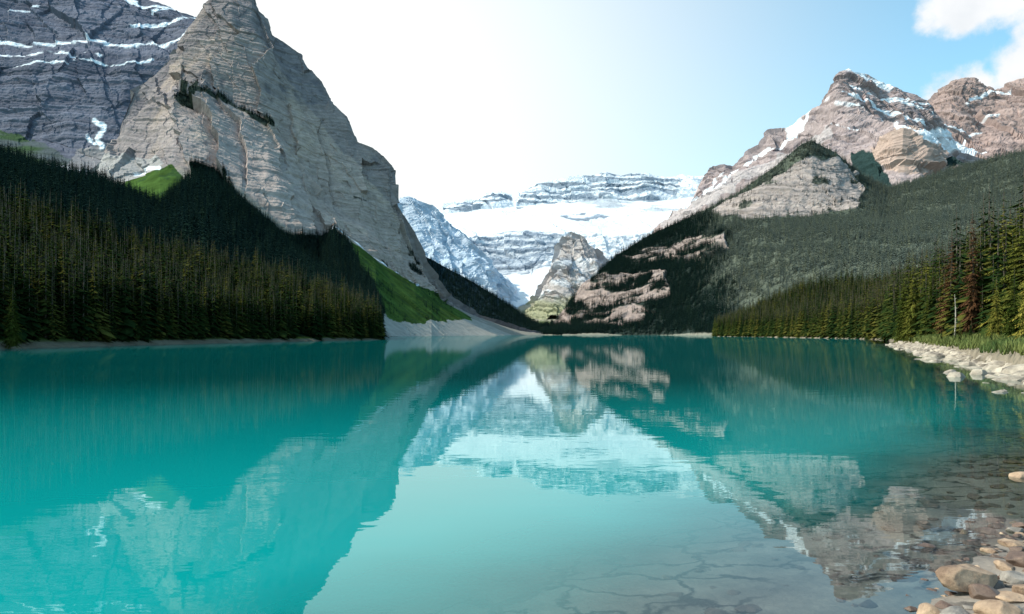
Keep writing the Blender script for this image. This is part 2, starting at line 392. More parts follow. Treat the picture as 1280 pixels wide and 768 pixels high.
# ============ C : left forested slope
sh=[Zr(-300,68,-.5),Zr(-200,75,-.5),Zr(0,97,-.5),Zr(120,120,-.5),Zr(240,150,-.5),Zr(350,190,-.5),Zr(430,235,-.5),Zr(474,264,-.5),Zr(480,268,-.5)]
bk=[Zr(-300,71,.7),Zr(-200,78,.7),Zr(0,101,.7),Zr(120,125,.7),Zr(240,156,.7),Zr(350,197,.7),Zr(430,242,.7),Zr(474,268,.4),Zr(480,272,-.5)]
r1=[(-300,235,190),(-200,250,190),(0,292,200),(120,325,230),(240,352,260),(350,376,290),(430,396,310),(474,414,320),(480,421,320)]
r2=[(-300,160,600),(-200,170,600),(0,199,620),(60,214,630),(130,232,650),(200,262,660),(235,226,690),(262,224,690),(300,258,660),(350,306,620),(400,346,560),(430,372,500),(474,412,400),(480,421,380)]
G,nv=loft(-300,480,360,[sh,bk,r1,r2],[8,90,110])
vv=np.arange(G.shape[0])[:,None]*np.ones((1,G.shape[1]))
G2=G.copy();G2[...,2]+=fbm(G,(60,60,60),4,90)*6*sstep(8,60,vv)+fbm(G,(6,6,6),3,91)*0.25
px,py=survey(G)
c=np.zeros(G.shape)+np.array((0.02,0.028,0.015));c*=(1+0.4*fbm(G,(8,8,8),3,92))[...,None]
c=mix(c,(vv<10)*1.0,(0.16,0.14,0.10));c=mix(c,((vv>=9)&(vv<13))*0.7,(0.07,0.1,0.02))
me=mesh_np('forest_hillside',G2,grid_faces(*G.shape[:2]),MAT_forfloor,True,c);add_obj('forest_hillside',me)
dn=np.clip(0.7+1.2*fbm(G,(18,18,18),3,93),0.1,2)
tp,ts=scatter_on(G2,nv,((vv>9)&(vv<100))*dn,4300,9,15)
front,fs=scatter_on(G2,nv,((vv>=8.5)&(vv<24))*dn,700,7,13)
near_pts=[tp,front];near_s=[ts,fs]
tp,ts=scatter_on(G2,nv,(vv>=95)*1.0,14000,9,15)
gn_scatter('dark_conifer_forest',np.concatenate([tp]+forest_mid_pts),np.concatenate([ts]+forest_mid_s),C_shade)  # upper slope is darkened through shade-coloured needles
print('C',time.time()-T0)

# ============ I : right bank and hill
sh=[Zr(893,660,-.5),Zr(905,616,-.5),Zr(1000,400,-.5),Zr(1060,320,-.5),Zr(1108,264,-.5),Zr(1117,154,-.5),Zr(1155,92,-.5),Zr(1200,58,-.5),Zr(1240,44,-.5),Zr(1280,35.3,-.5),Zr(1340,28,-.5),Zr(1450,20.5,-.5)]
bk=[Zr(893,668,.3),Zr(905,624,.7),Zr(1000,407,.7),Zr(1060,326,.8),Zr(1108,270,.8),Zr(1117,162,.9),Zr(1155,99,1.0),Zr(1200,63.5,1.1),Zr(1240,48.5,1.1),Zr(1280,39.5,1.1),Zr(1340,31,.9),Zr(1450,23,.7)]
r1=[Zr(893,690,.5),Zr(905,650,2),Zr(1000,440,3),Zr(1060,360,3),Zr(1108,300,3),Zr(1117,190,2.2),Zr(1155,135,2.2),Zr(1200,100,2.2),Zr(1240,85,2.4),Zr(1280,75,2.6),Zr(1340,65,2.6),Zr(1450,55,2.6)]
r2=[Zr(893,760,1),Zr(905,780,9),Zr(1000,600,32),Zr(1060,520,32),Zr(1108,450,27),Zr(1150,400,22),Zr(1200,350,22),Zr(1280,300,26),Zr(1340,280,30),Zr(1450,250,36)]
G,nv=loft(893,1450,420,[sh,bk,r1,r2],[16,50,80])
vv=np.arange(G.shape[0])[:,None]*np.ones((1,G.shape[1]))
GB=G.copy();GB[...,2]+=fbm(G,(40,40,40),3,95)*2.5*sstep(66,110,vv)+fbm(G,(3,3,3),3,96)*0.22*sstep(0,8,vv)
nvB=nv
px,py=survey(G)
c=np.zeros(G.shape)+np.array((0.03,0.035,0.016))
g1=(vv>=15)&(vv<64);c=mix(c,g1*1.0,(0.085,0.105,0.03));c*=(1+0.45*fbm(G,(2.5,2.5,2.5),4,97))[...,None]
c=mix(c,(vv<16)*1.0,(0.22,0.185,0.145))
me=mesh_np('lakeside_bank',GB,grid_faces(*G.shape[:2]),MAT_near,True,c);add_obj('lakeside_bank',me)
def bank_z(X,Y):
    d=(GB[:nvB,:,0]-X)**2+(GB[:nvB,:,1]-Y)**2
    k=np.argmin(d);return float(GB[:nvB].reshape(-1,3)[k,2])
tp,ts=scatter_on(GB,nv,(vv>64)*1.0,5000,10,16)
near_pts.append(tp);near_s.append(ts)
tp,ts=scatter_on(GB,nv,((vv>=16)&(vv<66)&(px<1112))*(0.6+(vv<26)*1.0),1200,11,18)
near_pts.append(tp);near_s.append(ts)
tp,ts=scatter_on(GB,nv,((vv>=40)&(vv<66)&(px>=1112))*1.0,170,7,11)
near_pts.append(tp);near_s.append(ts)
tp,ts=scatter_on(GB,nv,((vv>=16)&(vv<66))*1.0,800,0.6,2.2)
near_pts.append(tp);near_s.append(ts)
gn_scatter('conifer_forest',np.concatenate(near_pts),np.concatenate(near_s),C_near)

# ============ H : right forested ridge with cliffs
ridge=[(655,419.2,2000),(685,409,2000),(700,394,2000),(730,358,2020),(770,321,2050),(810,295,2060),(860,273,2050),(920,243,2020),(970,208,2000),(1003,180,1990),(1015,176,1990),(1045,192,1990),(1075,221,2040),(1110,236,2100),(1150,226,2050),(1200,211,2000),(1280,190,1900),(1400,160,1800)]
mid2=[(655,419.3,1960),(700,404,1920),(730,375,1900),(770,346,1900),(830,325,1880),(900,285,1800),(950,274,1770),(1010,272,1760),(1070,266,1720),(1110,275,1680),(1200,260,1600),(1280,245,1500),(1400,220,1400)]
mid1=[(655,419.4,1900),(700,412,1800),(740,398,1720),(800,378,1660),(900,345,1480),(1000,330,1300),(1100,325,1150),(1200,320,1050),(1400,300,900)]
ft=[Zr(655,1850,-2),Zr(690,1700,-2),Zr(760,1560,-2),Zr(830,1420,-2),Zr(900,1200,-2),Zr(1000,1000,-2),Zr(1100,850,2),Zr(1400,650,2)]
G,nv=loft(655,1400,680,[ft,mid1,mid2,ridge],[70,110,130])
px,py=survey(G);wob=fbm(G,(90,90,70),4,124);pxw=px+wob*8;pyw=py+fbm(G,(70,70,50),4,125)*7
cliffs=[[(890,268),(905,256),(950,236),(985,212),(1003,200),(1015,194),(1045,200),(1068,222),(1078,245),(1070,262),(1040,264),(1000,270),(950,274),(900,272)],
        [(775,320),(830,301),(880,297),(912,297),(908,326),(885,334),(850,330),(800,326)],
        [(715,362),(745,343),(800,340),(838,346),(834,368),(790,378),(740,380),(710,376)],
        [(690,394),(730,377),(790,379),(818,386),(790,404),(720,407),(686,404)]]
cm=0;up_=inpoly(pxw,pyw,cliffs[0])
for p in cliffs[1:]: cm=np.maximum(cm,inpoly(pxw,pyw,p))
strk=sstep(-0.20,-0.02,fbm(G,(90,90,9),4,132,0.6)+0.02)
veg=1-strk
cmv=np.clip(cm*(1-veg)+up_*(1-0.8*sstep(0.3,0.4,fbm(G,(50,50,30),4,133))),0,1)
w=0.35+0.65*np.maximum(cm,up_)
G2,ph,fid=rockdisp(G,nv,w,26,140,5,20,5,24,31,0.12,1.0,2.6,2.4,.1)
G2[...,2]=np.where(py>416.5,np.minimum(G2[...,2],G[...,2]+1),G2[...,2])
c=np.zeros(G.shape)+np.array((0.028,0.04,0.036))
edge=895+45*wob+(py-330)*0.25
lit_tone=sstep(-25,30,px-edge)  # painted shadow boundary: ground and tree colours dark left, lit right
c=mix(c,lit_tone,(0.105,0.12,0.095))
rk=np.zeros(G.shape)+np.array((0.32,0.255,0.235));rk*=(0.66+0.5*band(ph,9)+0.2*(fid-.4))[...,None]
rk=mix(rk,sstep(0.05,0.45,fbm(G,(16,16,160),4,131))*0.7,(0.12,0.115,0.125))
rk=mix(rk,up_*0.35,(0.38,0.34,0.33))
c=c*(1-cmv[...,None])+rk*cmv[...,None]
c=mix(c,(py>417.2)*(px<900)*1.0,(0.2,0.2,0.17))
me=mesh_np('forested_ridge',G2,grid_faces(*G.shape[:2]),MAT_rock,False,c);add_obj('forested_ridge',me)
dn=np.clip(0.75+0.9*fbm(G,(70,70,70),3,134),0.12,2)
fm=(1-cmv)*(py<417.6)*dn
tp,ts=scatter_on(G2,nv,fm*lit_tone,34000,12,20,1.0)
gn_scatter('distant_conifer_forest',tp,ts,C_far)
tp1,ts1=scatter_on(G2,nv,fm*(1-lit_tone),17000,13,19,1.0)
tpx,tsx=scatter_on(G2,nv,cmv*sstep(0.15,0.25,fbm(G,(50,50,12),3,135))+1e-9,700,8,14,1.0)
print('H',time.time()-T0)

# ============ D : dark forested spur at the lake head
ridge=[(470,290,2250),(500,306,2250),(535,324,2250),(570,341,2250),(600,358,2250),(640,385,2250),(665,404,2250),(690,417,2250)]
ft=[Zr(470,1900,-2),Zr(690,1900,-2)]
G,nv=loft(470,690,200,[ft,ridge],[130])
G2,ph,fid=rockdisp(G,nv,0.4+0*G[...,0],25,200,4,40,6,30,41)
G2[...,2]=np.where(G[...,2]<4,G[...,2],G2[...,2])
px,py=survey(G)
c=np.zeros(G.shape)+np.array((0.03,0.05,0.06))
me=mesh_np('valley_spur',G2,grid_faces(*G.shape[:2]),MAT_rock,False,c);add_obj('valley_spur',me)
tp2,ts2=scatter_on(G2,nv,1.0+0*px,8000,13,19,1.0)
gn_scatter('shade_toned_conifer_forest',np.concatenate([tp1,tp2,tpx]),np.concatenate([ts1,ts2,tsx]),C_fshade)  # ridge and spur shade is painted through needle colour

# ============ E : glaciated back range
ridge=[(430,262,6000),(540,262,6000),(556,256,6000),(580,249,6000),(592,251,6000),(606,243,6000),(622,240,6000),(640,245,6000),(655,241,6000),(668,231,6000),(684,226,6000),(700,224,6000),(722,219,6000),(738,220,6000),(757,215,6000),(775,220,6000),(806,219,6000),(830,222,6000),(850,221,6000),(884,222,6000),(940,220,6000)]
k2=[(430,275,5700),(550,270,5700),(620,262,5700),(650,259,5750),(700,254,5750),(760,250,5750),(830,252,5750),(880,246,5750),(940,240,5700)]
k1=[(430,300,5000),(600,296,5000),(660,292,5000),(700,290,5000),(760,300,4950),(830,290,5000),(940,280,5000)]
k0=[(430,350,4700),(600,345,4700),(660,340,4700),(700,335,4700),(760,340,4700),(940,330,4700)]
kv=[(430,395,4000),(620,398,3900),(700,398,3900),(940,390,3900)]
ft=[Zr(430,2300,-3),Zr(940,2300,-3)]
G,nv=loft(430,940,520,[ft,kv,k0,k1,k2,ridge],[40,60,70,60,80])
px,py=survey(G);vv=np.arange(G.shape[0])[:,None]*np.ones((1,G.shape[1]))
w=0.25+0.75*np.maximum(sstep(95,105,vv)*(1-sstep(165,175,vv)),sstep(228,236,vv))
w=w*sstep(20,45,vv)
G2,ph,fid=rockdisp(G,nv,w,60,380,18,90,18,80,51,0.03)
wob=fbm(G,(260,260,160),4,54);pxw=px+wob*7;pyw=py+fbm(G,(200,200,100),4,55)*5
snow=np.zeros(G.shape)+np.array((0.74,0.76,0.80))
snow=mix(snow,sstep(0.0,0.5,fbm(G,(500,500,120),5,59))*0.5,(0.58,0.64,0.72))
rock=np.zeros(G.shape)+np.array((0.25,0.295,0.36));rock*=(0.78+0.45*band(ph,10))[...,None]  # rock tinted lighter blue, painted haze for distance
rm=np.zeros(px.shape)
for p in [[(646,262),(655,238),(690,226),(722,221),(760,218),(830,224),(852,230),(840,252),(800,255),(760,248),(700,252),(660,258)],
          [(572,304),(600,296),(650,292),(690,290),(702,300),(692,328),(660,344),(630,345),(600,345),(590,325)],
          [(555,264),(590,254),(625,246),(640,252),(600,262),(560,270)],
          [(700,272),(730,266),(765,270),(755,277),(715,279)],
          [(600,350),(632,346),(640,360),(620,380),(600,390)],
          [(640,390),(690,362),(720,350),(800,340),(900,330),(900,420),(600,420)]]:
    rm=np.maximum(rm,inpoly(pxw,pyw,p))
sb=sstep(0.50,0.62,np.mod(ph*1.35+0.5*fbm(G,(300,300,60),3,56),1.0))*0.9
rm2=np.clip(rm*(1-sb*(vv>160))*(1-0.6*sb*(vv<=160)),0,1)
rm2=np.maximum(rm2,sstep(0.36,0.48,fbm(G,(420,420,90),5,57))*(vv>110)*0.6)
c=snow*(1-rm2[...,None])+rock*rm2[...,None]
val=inpoly(pxw,pyw,[(636,392),(680,372),(700,362),(740,345),(800,350),(900,350),(900,425),(560,425),(600,405)])
vc=mix(np.zeros(G.shape)+np.array((0.33,0.30,0.24)),sstep(-0.1,0.3,fbm(G,(150,150,150),4,58)),(0.16,0.2,0.09))
c=c*(1-val[...,None])+vc*val[...,None]
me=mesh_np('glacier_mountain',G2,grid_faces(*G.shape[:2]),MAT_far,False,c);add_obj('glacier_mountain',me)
# E1
ridge=[(420,180,4400),(480,240,4400),(497,250,4400),(512,246,4400),(528,253,4400),(545,262,4400),(562,280,4400),(580,295,4400),(596,312,4400),(612,327,4400),(636,357,4400),(660,390,4400)]
m=[(420,300,4000),(512,320,3950),(580,345,3950),(636,380,4000),(660,400,4000)]
ft=[(420,400,3600),(660,408,3600)]
G,nv=loft(420,660,260,[ft,m,ridge],[60,160])
px,py=survey(G)
G2,ph,fid=rockdisp(G,nv,1.0+0*px,60,240,8,70,16,60,61,-0.3)
c=np.zeros(G.shape)+np.array((0.44,0.52,0.61));c*=(0.88+0.22*band(ph,11)+0.15*(fid-.4))[...,None]  # light blue rock colour stands in for air haze
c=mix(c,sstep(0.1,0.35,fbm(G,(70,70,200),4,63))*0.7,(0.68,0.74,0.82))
me=mesh_np('haze_tinted_mountain',G2,grid_faces(*G.shape[:2]),MAT_far,False,c);add_obj('haze_tinted_mountain',me)
# E2
ridge=[(650,392,4100),(672,372,4100),(684,346,4100),(690,336,4100),(698,308,4100),(708,296,4100),(714,291,4100),(722,295,4100),(729,297,4100),(735,305,4100),(745,313,4100),(757,326,4100),(775,340,4100),(810,352,4100),(840,365,4100)]
ft=[(650,400,3700),(690,392,3700),(750,388,3700),(840,396,3700)]
G,nv=loft(650,840,220,[ft,ridge],[170])
px,py=survey(G)
G2,ph,fid=rockdisp(G,nv,1.0+0*px,70,150,8,50,14,50,71)
c=np.zeros(G.shape)+np.array((0.42,0.38,0.37));c*=(0.78+0.3*band(ph,12)+0.3*(fid-.4))[...,None]
c=mix(c,sstep(0.1,0.35,fbm(G,(60,60,200),4,73))*0.5,(0.28,0.31,0.36))
c=mix(c,sstep(0.1,0.3,fbm(G,(120,120,40),4,75))*0.6,(0.66,0.69,0.74))
c=mix(c,sstep(362,385,py+fbm(G,(100,100,100),3,74)*10),(0.3,0.3,0.2))
me=mesh_np('rock_buttress',G2,grid_faces(*G.shape[:2]),MAT_far,False,c);add_obj('rock_buttress',me)

# ============ F : right peak
ridge=[(800,320,3400),(830,285,3400),(860,262,3400),(874,236,3400),(886,212,3400),(905,206,3400),(916,210,3400),(935,190,3400),(950,182,3400),(962,164,3400),(985,160,3400),(1003,149,3400),(1022,138,3400),(1033,120,3400),(1042,104,3400),(1048,93,3400),(1060,88,3400),(1085,94,3400),(1112,109,3400),(1148,124,3400),(1162,135,3400),(1180,162,3400),(1200,192,3400),(1240,205,3400),(1330,215,3400)]
m2=[(800,330,3200),(860,280,3150),(900,245,3100),(960,215,3050),(1010,190,3050),(1040,160,3100),(1060,142,3180),(1100,150,3200),(1150,172,3250),(1200,205,3250),(1330,225,3200)]
m1=[(800,340,2900),(860,300,2850),(920,262,2800),(1000,225,2750),(1060,215,2750),(1100,200,2650),(1125,172,2620),(1150,178,2650),(1178,212,2750),(1210,222,2800),(1330,235,2800)]
ft=[(800,350,2400),(900,300,2400),(1000,260,2400),(1100,260,2350),(1330,270,2300)]
G,nv=loft(800,1330,560,[ft,m1,m2,ridge],[90,90,110])
px,py=survey(G);vv=np.arange(G.shape[0])[:,None]*np.ones((1,G.shape[1]))
G2,ph,fid=rockdisp(G,nv,0.9+0*px,66,210,9,38,10,36,81,-0.15,1.15,2.2,2.0)
wob=fbm(G,(110,110,80),4,84);pxw=px+wob*7;pyw=py+fbm(G,(90,90,60),4,85)*5
c=np.zeros(G.shape)+np.array((0.34,0.27,0.27));c*=(0.72+0.42*band(ph,13)+0.25*(fid-.4))[...,None]
c=mix(c,sstep(0.1,0.5,fbm(G,(50,50,200),4,86))*0.5,(0.17,0.155,0.18))
c=mix(c,inpoly(pxw,pyw,[(840,275),(880,245),(940,215),(1000,180),(1030,150),(1045,170),(1000,200),(940,235),(880,270),(830,300)])*0.6,(0.46,0.42,0.43))
c=mix(c,inpoly(pxw,pyw,[(1090,215),(1105,185),(1125,166),(1150,175),(1175,205),(1185,225),(1140,235)])*0.7,(0.42,0.30,0.245))
c=mix(c,np.clip(inpoly(pxw,pyw,[(1072,205),(1100,200),(1112,232),(1112,260),(1068,260)])+inpoly(pxw,pyw,[(1170,205),(1200,195),(1230,220),(1180,230)]),0,1),(0.025,0.045,0.045))
sn=0
for pl,w2 in [([(1050,90),(1075,92),(1112,112)],2.5),([(1052,118),(1090,130),(1150,160)],1.6),([(1048,135),(1085,150),(1140,175)],1.3),([(1040,128),(1010,150),(975,172)],1.8),
             ([(1000,155),(960,180),(900,225),(850,268)],1.1),([(985,160),(1000,152)],3),([(930,215),(880,245),(850,262)],1.5),([(1100,120),(1160,150)],1.2),([(1060,105),(1120,128),(1155,140)],1.0),([(1150,178),(1180,186),(1205,180)],8.0),([(1165,170),(1200,172)],5.0),([(1035,150),(1070,165)],1.0)]:
    sn=np.maximum(sn,1-sstep(w2*0.6,w2*1.2,linedist(px+wob*6,py+wob*4,pl)+1.6*fbm(G,(30,30,14),3,88)))
c=mix(c,np.clip(sn,0,1),(0.78,0.80,0.85))
me=mesh_np('snowy_peak',G2,grid_faces(*G.shape[:2]),MAT_rock,False,c);add_obj('snowy_peak',me)
# ============ G
ridge=[(1100,170,4300),(1130,145,4300),(1155,129,4300),(1165,124,4300),(1175,113,4300),(1190,102,4300),(1205,98,4300),(1218,100,4300),(1232,108,4300),(1244,114,4300),(1262,107,4300),(1280,99,4300),(1310,90,4300),(1400,70,4300)]
m=[(1100,200,3900),(1160,175,3900),(1210,168,3900),(1280,160,3900),(1400,140,3900)]
ft=[(1100,240,3500),(1400,225,3500)]
G,nv=loft(1100,1400,300,[ft,m,ridge],[70,130])
px,py=survey(G)
G2,ph,fid=rockdisp(G,nv,1.0+0*px,80,220,14,60,16,50,91)
c=np.zeros(G.shape)+np.array((0.34,0.25,0.235));c*=(0.72+0.4*band(ph,14)+0.25*(fid-.4))[...,None]
wob=fbm(G,(110,110,80),4,94)
sn=inpoly(px+wob*8,py+wob*4,[(1140,180),(1160,172),(1208,170),(1200,190),(1240,180),(1210,200),(1150,205)])
sn=np.maximum(sn,1-sstep(1,2.2,linedist(px+wob*6,py+wob*4,[(1215,120),(1240,118),(1262,114)])))
sn=np.maximum(sn,sstep(0.36,0.43,fbm(G,(200,200,40),4,95))*0.8)
c=mix(c,sn,(0.78,0.80,0.85))
me=mesh_np('rugged_mountain',G2,grid_faces(*G.shape[:2]),MAT_far,False,c);add_obj('rugged_mountain',me)
print('mountains',time.time()-T0)

# ---------------------------------------------------------------- shore, lake bed
SA,SB=1.0,3.15
def shoreline(y): return np.minimum(SB+SA*(y-5.3),24.6+0.457*(y-35))
xs=np.linspace(-22,28,420);ys=np.linspace(-6,44,420)
X,Y=np.meshgrid(xs,ys)
P=np.stack([X,Y,0*X],-1)
s=(X-shoreline(Y))*0.72+fbm(P,(2.5,2.5,1),3,200)*0.35
Z=np.where(s>0,0.13*s,0.10*s)
Z=np.maximum(Z,-2.5)+fbm(P,(.7,.7,1),4,201)*0.035+fbm(P,(.15,.15,1),3,202)*0.012
Z=np.minimum(Z,0.9+0.05*s)
P[...,2]=Z
m,nt=newmat('lake_bed_silt_and_gravel')
out=N(nt,'ShaderNodeOutputMaterial');b=N(nt,'ShaderNodeBsdfPrincipled',i_Roughness=0.9)
g=N(nt,'ShaderNodeNewGeometry')
n1=N(nt,'ShaderNodeTexNoise',i_Scale=1.6,i_Detail=8.0,i_Roughness=0.65);lk(nt,g.outputs['Position'],n1.inputs['Vector'])
cr=N(nt,'ShaderNodeValToRGB');e=cr.color_ramp.elements;e[0].position=.35;e[0].color=(.13,.11,.095,1);e[1].position=.68;e[1].color=(.30,.25,.21,1)
lk(nt,n1.outputs['Fac'],cr.inputs[0])
nd=N(nt,'ShaderNodeTexNoise',i_Scale=1.5,i_Detail=6.0,i_Roughness=0.6);lk(nt,g.outputs['Position'],nd.inputs['Vector'])
va=N(nt,'ShaderNodeMixRGB',blend_type='ADD');va.inputs[0].default_value=1.0;lk(nt,g.outputs['Position'],va.inputs[1]);lk(nt,nd.outputs['Color'],va.inputs[2])
vo=N(nt,'ShaderNodeTexVoronoi',feature='DISTANCE_TO_EDGE',i_Scale=1.4);lk(nt,va.outputs[0],vo.inputs['Vector'])
mr=N(nt,'ShaderNodeMapRange');mr.inputs['From Min'].default_value=0.015;mr.inputs['From Max'].default_value=0.07;mr.inputs['To Min'].default_value=0.03;mr.inputs['To Max'].default_value=1
lk(nt,vo.outputs['Distance'],mr.inputs['Value'])
n3=N(nt,'ShaderNodeTexNoise',i_Scale=0.55,i_Detail=2.0);lk(nt,g.outputs['Position'],n3.inputs['Vector'])
mk=N(nt,'ShaderNodeMapRange');mk.inputs['From Min'].default_value=0.50;mk.inputs['From Max'].default_value=0.60;lk(nt,n3.outputs['Fac'],mk.inputs['Value'])
mm=N(nt,'ShaderNodeMath',operation='MAXIMUM');lk(nt,mr.outputs[0],mm.inputs[0]);lk(nt,mk.outputs[0],mm.inputs[1])
sc=N(nt,'ShaderNodeVectorMath',operation='SCALE');lk(nt,cr.outputs[0],sc.inputs[0]);lk(nt,mm.outputs[0],sc.inputs['Scale'])
lk(nt,sc.outputs[0],b.inputs['Base Color'])
n4=N(nt,'ShaderNodeTexNoise',i_Scale=14.0,i_Detail=6.0);lk(nt,g.outputs['Position'],n4.inputs['Vector'])
bp=N(nt,'ShaderNodeBump',i_Strength=0.7,i_Distance=0.03);lk(nt,n4.outputs['Fac'],bp.inputs['Height']);lk(nt,bp.outputs[0],b.inputs['Normal'])
lk(nt,b.outputs[0],out.inputs[0])
add_obj('lake_shore_ground',mesh_np('lake_shore_ground',P,grid_faces(420,420),m,True))
gm=simple_mat('ground_soil',(0.05,0.06,0.04),(0.12,0.12,0.09),0.01,1)
add_obj('ground',mesh_np('ground',[(-40000,-40000,-8),(40000,-40000,-8),(40000,40000,-8),(-40000,40000,-8)],[(0,1,2,3)],gm))

# ---------------------------------------------------------------- water
m,nt=newmat('turquoise_lake_water')
out=N(nt,'ShaderNodeOutputMaterial')
g=N(nt,'ShaderNodeNewGeometry');sp=N(nt,'ShaderNodeSeparateXYZ');lk(nt,g.outputs['Position'],sp.inputs[0])
def M(op,a,b_=None,c_=None,nt_=None):
    t_=nt_ or nt
    n=N(t_,'ShaderNodeMath',operation=op)
    for i,v in enumerate((a,b_,c_)):
        if v is None: continue
        if isinstance(v,(int,float)): n.inputs[i].default_value=v
        else: lk(t_,v,n.inputs[i])
    return n.outputs[0]
l1=M('MULTIPLY_ADD',sp.outputs['Y'],SA,SB-SA*5.3)
l2=M('MULTIPLY_ADD',sp.outputs['Y'],0.457,24.6-0.457*35)
xl=M('MINIMUM',l1,l2)
d=M('MULTIPLY',M('SUBTRACT',xl,sp.outputs['X']),0.72)
nz=N(nt,'ShaderNodeTexNoise',i_Scale=0.35,i_Detail=2.0);lk(nt,g.outputs['Position'],nz.inputs['Vector'])
d=M('ADD',d,M('MULTIPLY',M('SUBTRACT',nz.outputs['Fac'],0.5),1.6))
mr=N(nt,'ShaderNodeMapRange',interpolation_type='SMOOTHSTEP');mr.inputs['From Min'].default_value=0.8;mr.inputs['From Max'].default_value=4.8
lk(nt,d,mr.inputs['Value'])
tr=N(nt,'ShaderNodeBsdfTransparent');tr.inputs[0].default_value=(0.9,0.96,0.94,1)
df=N(nt,'ShaderNodeBsdfDiffuse')
n5=N(nt,'ShaderNodeTexNoise',i_Scale=0.03,i_Detail=3.0);lk(nt,g.outputs['Position'],n5.inputs['Vector'])
cr=N(nt,'ShaderNodeValToRGB');e=cr.color_ramp.elements;e[0].position=.3;e[0].color=(.0,.205,.205,1);e[1].position=.7;e[1].color=(.004,.25,.245,1)
lk(nt,n5.outputs['Fac'],cr.inputs[0])
far_shade=N(nt,'ShaderNodeMapRange',interpolation_type='SMOOTHSTEP');far_shade.inputs['From Min'].default_value=4;far_shade.inputs['From Max'].default_value=36;far_shade.inputs['To Min'].default_value=1.2;far_shade.inputs['To Max'].default_value=0.38  # body colour darkens with distance, painted shading for the flatter view angle
lk(nt,sp.outputs['Y'],far_shade.inputs['Value'])
sv=N(nt,'ShaderNodeVectorMath',operation='SCALE');lk(nt,cr.outputs[0],sv.inputs[0]);lk(nt,far_shade.outputs[0],sv.inputs['Scale']);lk(nt,sv.outputs[0],df.inputs[0])
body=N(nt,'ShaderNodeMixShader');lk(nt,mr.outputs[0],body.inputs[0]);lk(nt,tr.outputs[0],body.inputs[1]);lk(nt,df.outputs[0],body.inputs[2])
mp=N(nt,'ShaderNodeMapping');mp.inputs['Scale'].default_value=(0.6,1.3,1);lk(nt,g.outputs['Position'],mp.inputs['Vector'])
w1=N(nt,'ShaderNodeTexNoise',i_Scale=1.4,i_Detail=3.0);lk(nt,mp.outputs[0],w1.inputs['Vector'])
w2=N(nt,'ShaderNodeTexNoise',i_Scale=0.25,i_Detail=2.0);lk(nt,mp.outputs[0],w2.inputs['Vector'])
hh=M('MULTIPLY_ADD',w2.outputs['Fac'],1.3,w1.outputs['Fac'])
bp=N(nt,'ShaderNodeBump',i_Strength=1.0,i_Distance=0.0022);lk(nt,hh,bp.inputs['Height'])
gl=N(nt,'ShaderNodeBsdfGlossy');gl.inputs['Roughness'].default_value=0.008;gl.inputs['Color'].default_value=(0.95,1,1,1);lk(nt,bp.outputs[0],gl.inputs['Normal'])
fr=N(nt,'ShaderNodeFresnel',i_IOR=1.38);lk(nt,bp.outputs[0],fr.inputs['Normal'])
fac=M('MINIMUM',fr.outputs[0],0.70)
mx=N(nt,'ShaderNodeMixShader');lk(nt,fac,mx.inputs[0]);lk(nt,body.outputs[0],mx.inputs[1]);lk(nt,gl.outputs[0],mx.inputs[2])
lk(nt,mx.outputs[0],out.inputs[0])
add_obj('lake_water',mesh_np('lake_water',[(-3000,-300,0),(3000,-300,0),(3000,3500,0),(-3000,3500,0)],[(0,1,2,3)],m))

# ---------------------------------------------------------------- rocks
import bmesh
ROCKM=simple_mat('shore_stone',(0.17,0.105,0.07),(0.50,0.345,0.235),9,0.03,0.85,0.3)
ROCKG=simple_mat('grey_stone',(0.12,0.105,0.095),(0.36,0.31,0.27),9,0.03,0.85,0.3)
ROCKD=simple_mat('wet_stone',(0.05,0.03,0.022),(0.18,0.11,0.08),10,0.02,0.5,0.3)
RUBM=simple_mat('rubble_stone',(0.13,0.105,0.085),(0.45,0.38,0.31),2.5,0.03,0.9,0.4)
def rock_arr(sub,seed,cuts=16):
    bm=bmesh.new();bmesh.ops.create_icosphere(bm,subdivisions=sub,radius=1)
    V=np.array([v.co[:] for v in bm.verts]);Fc=np.array([[v.index for v in f.verts] for f in bm.faces]);bm.free()
    r=np.random.default_rng(seed)
    for k in range(cuts):
        n=r.normal(size=3);n/=np.linalg.norm(n);h=r.uniform(0.55,0.86)
        dd=V@n-h;V=V-np.where(dd>0,dd*0.97,0)[:,None]*n
    V*=(1+0.07*fbm(V+seed*7,(0.5,0.5,0.5),5,seed,0.6))[:,None]
    V/=np.abs(V[:,0]).max()
    return V,Fc
def rock(name,px,py,w,asp,hh,seed,mat,sinkf=0.3,sub=4,rot=0):
    D=CH*F/(py-HZ);X=(px-640)/F*D
    V,Fc=rock_arr(sub,seed);s=w/F*D/2
    V=V*np.array([s,s*asp,s*hh]);c_,s_=math.cos(rot),math.sin(rot)
    V=np.stack([V[:,0]*c_-V[:,1]*s_,V[:,0]*s_+V[:,1]*c_,V[:,2]],-1)
    ss=(X-float(shoreline(np.array(D))))*0.72
    zb=max(0.13*ss if ss>0 else 0.1*ss,-0.3)
    me=mesh_np(name,V,Fc,mat,True);return add_obj(name,me,(X,D,zb+s*hh*(1-2*sinkf)+0.0))
rock('boulder',1209,742,84,.6,.5,3,ROCKM,0.05,5,0.15)
